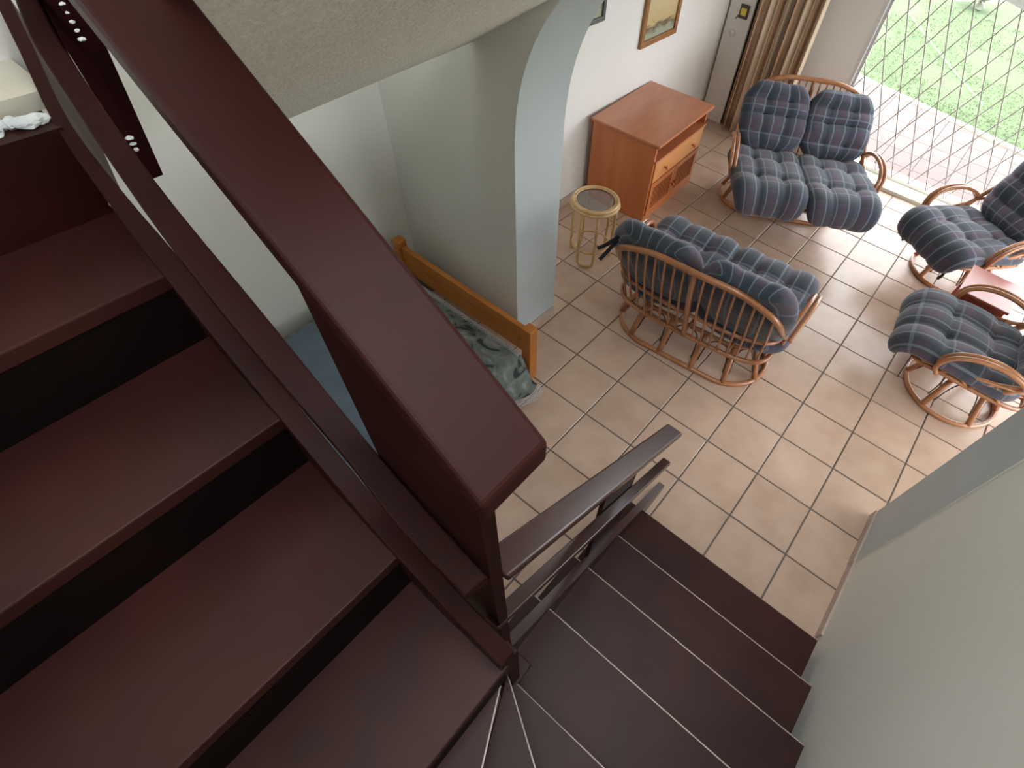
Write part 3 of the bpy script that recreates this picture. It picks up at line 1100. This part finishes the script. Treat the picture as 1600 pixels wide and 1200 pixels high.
    for i, (x0, x1) in enumerate(spans):
        sd = seed * 3 + i
        pad('seat_cushion', x0 - (.015 if (double and i) else .05), x1 + (.015 if (double and not i) else .05), [(-0.47 - fo, 0.29), (-0.485 - fo, 0.36), (-0.42 - fo, 0.405), (-0.25 - fo * .5, 0.395), (0.0, 0.365), (0.15, 0.35), (0.24, 0.38)], 0.115, 3, 3, root, sd, edge_lift=0.03, ca=0.2, ra=0.22)
        cd = drop
        pad('back_cushion', x0 - .01, x1 + .01, [(0.17, 0.40), (0.20, 0.46), (0.255, 0.56), (0.30 + .5 * (yb - .36), 0.72 + tall * .5 - cd * .5), (yb - .085, zt_ - .04 - cd), (yb - .05, zt_ + .01 - cd), (yb - .01, zt_ + .035 - cd)], 0.105, 3, 4, root, sd + 5, outline=4, edge_lift=0.02, ca=0.10, ra=0.30)
    for p, q in ties: ribbon(root, p, q)
    return root


make_seat('cane_loveseat', True, (-0.885, 1.055, 0), PI + math.radians(5),
          'brown cane loveseat turned with its slatted back to the stairs, plaid cushions', 'sofa', seed=1, tall=0.08, over=0.04,
          ties=(((0.50, 0.47, 0.90), (0.60, 0.52, 0.80)), ((0.50, 0.48, 0.88), (0.57, 0.53, 0.74))))
make_seat('cane_loveseat', True, (-1.12, 3.05, 0), math.radians(30),
          'brown cane loveseat facing the stairs beside the pine cabinet, blue plaid cushions', 'sofa', seed=2, tall=0.02, over=0.15, drop=0.10, by=0.09)
make_seat('cane_armchair', False, (0.40, 3.22, 0), math.radians(-36),
          'cane armchair with tall plaid back by the terrace gate', 'armchair', seed=3, tall=0.10, lean=-0.08,
          ties=(((-0.2, -0.47, 0.36), (-0.22, -0.49, 0.25)), ((0.24, -0.47, 0.36), (0.25, -0.5, 0.24))))
make_seat('cane_armchair', False, (0.76, 1.86, 0), math.radians(-84),
          'cane armchair with plaid seat nearest the right wall, partly cut off by the frame', 'armchair', seed=4,
          ties=(((0.27, -0.42, 0.36), (0.30, -0.40, 0.18)),))

# ------------------------------------------------------------------ round glass table
rt = empty('round_side_table', (-1.985, 1.245, 0), math.radians(12), label='small round pale cane side table with a smoked glass top', cat='side table')
ring = lambda r, z, n=40: [(r * math.cos(2 * PI * k / n), r * math.sin(2 * PI * k / n), z) for k in range(n)]
tubeobj('rim', ring(0.168, 0.505), 0.013, M['canelight'], rt, 8, True)
tubeobj('rim', ring(0.176, 0.483), 0.013, M['canelight'], rt, 8, True)
tubeobj('rim', ring(0.150, 0.508), 0.006, M['canelight'], rt, 6, True)
bm = bmesh.new()
prism(bm, [p[:2] for p in ring(0.158, 0)], 0.497, 0.503)
bmobj('glass_top', bm, M['glass'], rt)
for k in range(3):
    a = 2 * PI * k / 3 - PI / 2 + .2
    r_ = 0.15
    e1, e2 = Vector((math.cos(a), math.sin(a), 0)), Vector((-math.sin(a), math.cos(a), 0))
    hw = 0.062
    pts = [e1 * r_ + e2 * hw + Vector((0, 0, .475)), e1 * r_ + e2 * hw + Vector((0, 0, .25)), e1 * r_ + e2 * hw + Vector((0, 0, .06)), e1 * r_ + e2 * hw * .6 + Vector((0, 0, .018)),
           e1 * r_ - e2 * hw * .6 + Vector((0, 0, .018)), e1 * r_ - e2 * hw + Vector((0, 0, .06)), e1 * r_ - e2 * hw + Vector((0, 0, .25)), e1 * r_ - e2 * hw + Vector((0, 0, .475))]
    bm = bmesh.new()
    tube(bm, catmull(pts, 5), 0.0125, 8)
    bmobj('leg', bm, M['cane'] if False else M['canelight'], rt, True)
tubeobj('stretcher', ring(0.145, 0.13), 0.009, M['canelight'], rt, 7, True)

# ------------------------------------------------------------------ pine cabinet
cab = empty('pine_cabinet', (-1.925, 1.925, 0), math.radians(2.5), label='orange pine cabinet with a drawer and two lattice doors against the left wall', cat='cabinet')
CW, CD, CH = 0.885, 0.60, 0.70   # along y, back along -x
t_ = 0.02
box('side_panel', -CD, 0, 0, t_, 0, CH - 0.02, M['pine'], cab)
box('side_panel', -CD, 0, CW - t_, CW, 0, CH - 0.02, M['pine'], cab)
box('back_panel', -CD, -CD + 0.01, t_, CW - t_, 0.03, CH - 0.02, M['pine'], cab)
bm = bmesh.new()
bx(bm, -CD - 0.01, 0.035, -0.03, CW + 0.03, CH - 0.022, CH, 0.005)
bx(bm, -CD, 0.022, -0.018, CW + 0.018, CH - 0.034, CH - 0.022, 0.003)
bmobj('top', bm, M['pinetop'], cab)
box('shelf', -CD + .01, 0.018, 0.001, CW - 0.001, 0.535, 0.553, M['pinetop'], cab, 0.004)
box('shelf', -CD + .01, -0.02, t_, CW - t_, 0.335, 0.35, M['pine'], cab)
box('plinth', -CD + .05, 0.006, -0.004, CW + 0.004, 0.0, 0.05, M['pine'], cab, 0.003)
box('shelf', -CD + .01, -0.02, t_, CW - t_, 0.05, 0.065, M['pine'], cab)
dr = box('drawer', -0.40, 0.012, t_ + .006, CW - t_ - .006, 0.360, 0.528, M['pinelight'], cab, 0.004)


def knob(parent, x, y, z):
    bm = bmesh.new()
    prof = [(0.0, 0.007), (0.014, 0.006), (0.018, 0.015), (0.028, 0.017), (0.034, 0.010), (0.035, 0.0005)]
    rr = [[bm.verts.new((x + d, y + r * math.cos(2 * PI * k / 12), z + r * math.sin(2 * PI * k / 12))) for k in range(12)] for d, r in prof]
    for A_, B_ in zip(rr, rr[1:]):
        for k in range(12): bm.faces.new((A_[k], A_[(k + 1) % 12], B_[(k + 1) % 12], B_[k]))
    bm.faces.new(rr[-1])
    bm.faces.new(rr[0][::-1])
    return bmobj('knob', bm, M['pine'], parent, True)


knob(dr, 0.012, 0.20, 0.435)
knob(dr, 0.012, CW - 0.20, 0.435)
dw = (CW - 2 * t_ - 0.012) / 2
for i in (0, 1):
    y0 = t_ + 0.004 + i * (dw + 0.004)
    y1 = y0 + dw
    z0, z1 = 0.058, 0.348
    bm = bmesh.new()
    fr = 0.045
    bx(bm, -0.01, 0.012, y0, y0 + fr, z0, z1)
    bx(bm, -0.01, 0.012, y1 - fr, y1, z0, z1)
    bx(bm, -0.01, 0.012, y0 + fr, y1 - fr, z0, z0 + fr)
    bx(bm, -0.01, 0.012, y0 + fr, y1 - fr, z1 - fr, z1)
    d = bmobj('door', bm, M['pine'], cab)
    # lattice
    ya, yb2, za, zb = y0 + fr, y1 - fr, z0 + fr, z1 - fr
    for dirn in (1, -1):
        bm = bmesh.new()
        c = -0.4
        while c < 0.8:
            # line z = za + dirn*(y - ya - c)
            pts = []
            for y in (ya, yb2):
                z = (za if dirn > 0 else zb) + dirn * (y - ya - c)
                if za <= z <= zb: pts.append((y, z))
            for z in (za, zb):
                y = ya + c + dirn * (z - (za if dirn > 0 else zb))
                if ya < y < yb2: pts.append((y, z))
            if len(pts) >= 2:
                p, q = pts[0], pts[1]
                L_ = math.hypot(q[0] - p[0], q[1] - p[1])
                ang = math.atan2(q[1] - p[1], q[0] - p[0])
                xo = 0.003 if dirn > 0 else -0.003
                m = Matrix.Translation((xo, p[0], p[1])) @ Matrix.Rotation(ang, 4, 'X')
                bx(bm, -0.003, 0.003, 0, L_, -0.0055, 0.0055, 0, m)
            c += 0.050
        o = bmobj('lattice', bm, M['pine'], d)
        o['kind'] = 'stuff'
    bm = bmesh.new()
    bx(bm, -0.016, -0.012, ya, yb2, za, zb)
    bmobj('backing', bm, M['dark'], d)
    knob(d, 0.012, (y1 - 0.022) if i == 0 else (y0 + 0.022), 0.19)

# ------------------------------------------------------------------ red-brown table between the armchairs
tb = empty('occasional_table', (0.585, 2.39, 0), math.radians(-3), label='small red-brown wooden table between the two cane armchairs', cat='side table')
bm = bmesh.new()
bx(bm, -0.165, 0.165, -0.185, 0.185, 0.482, 0.502, 0.004)
bmobj('table_top', bm, M['redwood'], tb)
for sx_ in (-1, 1):
    for sy_ in (-1, 1):
        bm = bmesh.new()
        m = Matrix.Shear('XY', 4, (0, 0))
        vs4 = []
        for z, dx in ((0.0, 0.02), (0.48, 0.0)):
            for ex, ey in ((-1, -1), (1, -1), (1, 1), (-1, 1)):
                vs4.append(bm.verts.new((sx_ * (0.13 + dx) + ex * 0.018, sy_ * (0.15 + dx) + ey * 0.018, z)))
        for k in range(4): bm.faces.new((vs4[k], vs4[(k + 1) % 4], vs4[4 + (k + 1) % 4], vs4[4 + k]))
        bm.faces.new(vs4[:4][::-1])
        bm.faces.new(vs4[4:])
        bmobj('leg', bm, M['redwood'], tb)
for (x0, x1, y0, y1) in ((-0.13, 0.13, -0.165, -0.148), (-0.13, 0.13, 0.148, 0.165), (-0.145, -0.128, -0.15, 0.15), (0.128, 0.145, -0.15, 0.15)):
    box('apron', x0, x1, y0, y1, 0.42, 0.482, M['redwood'], tb)
box('shelf', -0.14, 0.14, -0.16, 0.16, 0.15, 0.165, M['redwood'], tb)

# ------------------------------------------------------------------ bed
bed = empty('bed', (-2.1, 0.0, 0), label='orange wooden bed with floral cover and lace edge in the corner under the soffit', cat='bed')
bm = bmesh.new()
bx(bm, 0.545, 0.615, -0.045, 0.025, 0, 0.455, 0.006)
v0 = [v for v in bm.verts if v.co.z > 0.44]
bmobj('post', bm, M['bedwood'], bed)
bm = bmesh.new()
bx(bm, -0.615, -0.545, -0.045, 0.025, 0, 0.475, 0.010)
bmobj('post', bm, M['bedwood'], bed)
box('head_rail', -0.545, 0.545, -0.028, 0.008, 0.335, 0.432, M['bedwood'], bed, 0.008)
box('head_rail', -0.545, 0.545, -0.024, 0.002, 0.225, 0.325, M['bedwood'], bed, 0.004)
box('side_rail', 0.565, 0.595, -1.98, -0.045, 0.06, 0.14, M['bedwood'], bed, 0.004)
box('side_rail', -0.595, -0.565, -1.98, -0.045, 0.06, 0.14, M['bedwood'], bed, 0.004)
bm = bmesh.new()
bx(bm, 0.545, 0.615, -2.05, -1.98, 0, 0.30, 0.006)
bx(bm, -0.615, -0.545, -2.05, -1.98, 0, 0.30, 0.006)
bx(bm, -0.545, 0.545, -2.03, -2.0, 0.12, 0.24, 0.006)
bmobj('footboard', bm, M['bedwood'], bed)
box('mattress', -0.56, 0.56, -1.97, -0.06, 0.10, 0.225, M['lace'], bed, 0.03)
# cover
bm = bmesh.new()
nx, ny = 40, 40
vv = []
for j in range(ny + 1):
    row = []
    for i in range(nx + 1):
        u, v = i / nx, j / ny
        x = -0.60 + 1.42 * u
        y = -0.065 - 0.95 * v
        z = 0.243 + 0.006 * math.sin(9 * u + 5 * v) + 0.004 * math.sin(21 * v)
        if x > 0.56:
            d_ = x - 0.56
            z -= min(d_ * 1.0, 0.185)
            x = 0.56 + d_ * (0.52 + 0.08 * math.sin(13 * v * PI / 2))
        row.append(bm.verts.new((x, y, z)))
    vv.append(row)
for j in range(ny):
    for i in range(nx): bm.faces.new((vv[j][i], vv[j][i + 1], vv[j + 1][i + 1], vv[j + 1][i]))
cov = bmobj('floral_cover', bm, M['floral'], bed, True)
md = cov.modifiers.new('solid', 'SOLIDIFY')
md.thickness = 0.006
# lace border: scalloped rings
bm = bmesh.new()
edge = [v for v in [Vector((0.56 + (0.82 - 0.56) * (0.52 + 0.08 * math.sin(13 * v_ * PI / 2)), -0.065 - 0.95 * v_, 0.058)) for v_ in [k / 60 for k in range(61)]]]
for k, p in enumerate(edge):
    for q in range(3):
        c = p + Vector((0.012 + 0.016 * q, 0, -0.008 * q))
        n_ = 6
        pts = [c + Vector((0.008 * math.cos(2 * PI * t / n_), 0.008 * math.sin(2 * PI * t / n_), 0.002 * math.cos(2 * PI * t / n_))) for t in range(n_)]
        tube(bm, pts, 0.0022, 3, True)
top_e = [Vector((-0.55 + 1.1 * k / 50, -0.062, 0.25)) for k in range(51)]
for k, p in enumerate(top_e):
    for q in range(2):
        c = p + Vector((0, -0.012 - 0.014 * q, 0.006 + 0.002 * q))
        pts = [c + Vector((0.008 * math.cos(2 * PI * t / 6), 0.008 * math.sin(2 * PI * t / 6), 0)) for t in range(6)]
        tube(bm, pts, 0.0022, 3, True)
o = bmobj('lace_edge', bm, M['lace'], bed)
o['kind'] = 'stuff'
# blanket across the foot half
bm = bmesh.new()
vv = []
for j in range(31):
    row = []
    for i in range(31):
        u, v = i / 30, j / 30
        x = -0.66 + 1.26 * u
        y = -0.60 - 1.30 * v
        z = 0.262 + 0.006 * math.sin(7 * u + 3 * v) + 0.004 * math.sin(15 * v + 4 * u)
        if abs(x) > 0.56: z -= (abs(x) - 0.56) * 1.6
        row.append(bm.verts.new((x, y, z)))
    vv.append(row)
for j in range(30):
    for i in range(30): bm.faces.new((vv[j][i], vv[j][i + 1], vv[j + 1][i + 1], vv[j + 1][i]))
bl = bmobj('blanket', bm, M['blanket'], None, True)
bl.location = (-2.1, 0, 0)
md = bl.modifiers.new('solid', 'SOLIDIFY')
md.thickness = 0.012
tag(bl, 'plain blue-grey blanket spread over the foot half of the bed', 'blanket')


# ------------------------------------------------------------------ curtain, door post, lock, pictures
def curtain(name, x0, x1, y, z0, z1, folds, amp, label):
    bm = bmesh.new()
    n = folds * 10
    nz = 12
    vv = []
    uvl = bm.loops.layers.uv.new('UVMap')
    for j in range(nz + 1):
        v = j / nz
        row = []
        for i in range(n + 1):
            u = i / n
            ph = 2 * PI * folds * u + 0.5 * math.sin(6 * u)
            A = amp * (1.15 - 0.3 * v) * (1 + 0.3 * math.sin(5 * u + 1))
            row.append(bm.verts.new((x0 + (x1 - x0) * u + 0.010 * math.sin(ph * 2 + v), y + A * math.sin(ph) + 0.012 * math.sin(ph * 2.3 + 2 * v), z0 + (z1 - z0) * v)))
        vv.append(row)
    for j in range(nz):
        for i in range(n):
            f = bm.faces.new((vv[j][i], vv[j][i + 1], vv[j + 1][i + 1], vv[j + 1][i]))
            for l, (ii, jj) in zip(f.loops, ((i, j), (i + 1, j), (i + 1, j + 1), (i, j + 1))):
                l[uvl].uv = (ii / 10.0, jj / nz * 0.3)
    o = bmobj(name, bm, M['curtain'], None, True)
    md = o.modifiers.new('solid', 'SOLIDIFY')
    md.thickness = 0.006
    tag(o, label, 'curtain')
    return o


curtain('curtain', -2.27, -1.97, 4.01, 0.02, 2.35, 4, 0.040, 'beige curtain panel nearer the corner, hanging left of the dark slit')
curtain('curtain', -1.955, -1.66, 4.01, 0.02, 2.35, 4, 0.045, 'beige curtain panel nearer the terrace gate, hanging right of the dark slit')
rail = tubeobj('curtain_rod', [(-2.5, 4.0, 2.37), (2.1, 4.0, 2.37)], 0.014, M['cane'])
tag(rail, 'wooden curtain rod above the terrace wall', 'curtain rod')
struct('trim_corner_post', -2.56, -2.315, 4.06, 4.13, 0, 2.4, M['roomwall'])
struct('trim_gap_shade', -2.315, -2.29, 4.09, 4.13, 0, 2.4, M['dark'])  # near-black strip painted in for the shade of the narrow gap
lk = empty('lock_box', (-2.40, 4.06, 1.02), label='small dark lock box with a yellow plate on the corner post', cat='lock')
box('body', -0.045, 0.045, -0.02, 0, -0.055, 0.055, M['brass'], lk, 0.004)
box('plate', -0.028, 0.03, -0.026, -0.019, -0.028, 0.03, M['yellow'], lk, 0.002)
bm = bmesh.new()
tube(bm, [(-0.04, -0.02, -0.03), (-0.06, -0.035, -0.065)], 0.005, 6)
bmobj('latch', bm, M['brass'], lk)
bm = bmesh.new()
tube(bm, [(0, 0, 0), (0, -0.012, 0)], 0.028, 20)
o = bmobj('wall_disc', bm, M['roomwall'], None, True)
o.location = (-2.46, 4.06, 0.83)
tag(o, 'small round white cover disc below the lock box', 'cover')


def picture(name, y0, y1, z0, z1, fw, fm, label):
    p = empty(name, (-2.58, y0, z0), label=label, cat='picture')
    W_, H_ = y1 - y0, z1 - z0
    bm = bmesh.new()
    bx(bm, 0, 0.028, 0, W_, 0, fw, 0.004)
    bx(bm, 0, 0.028, 0, W_, H_ - fw, H_, 0.004)
    bx(bm, 0, 0.028, 0, fw, fw, H_ - fw, 0.004)
    bx(bm, 0, 0.028, W_ - fw, W_, fw, H_ - fw, 0.004)
    bmobj('frame', bm, fm, p)
    box('print', 0.002, 0.012, fw, W_ - fw, fw, H_ - fw, M['painting'], p)
    return p


picture('framed_picture', 2.495, 3.055, 1.02, 1.50, 0.045, M['frame'], 'seascape print in a brown wooden frame above the cabinet')
picture('framed_picture', 1.55, 1.95, 1.335, 1.75, 0.03, M['darkframe'], 'dark framed picture cut off by the arch at the top edge')
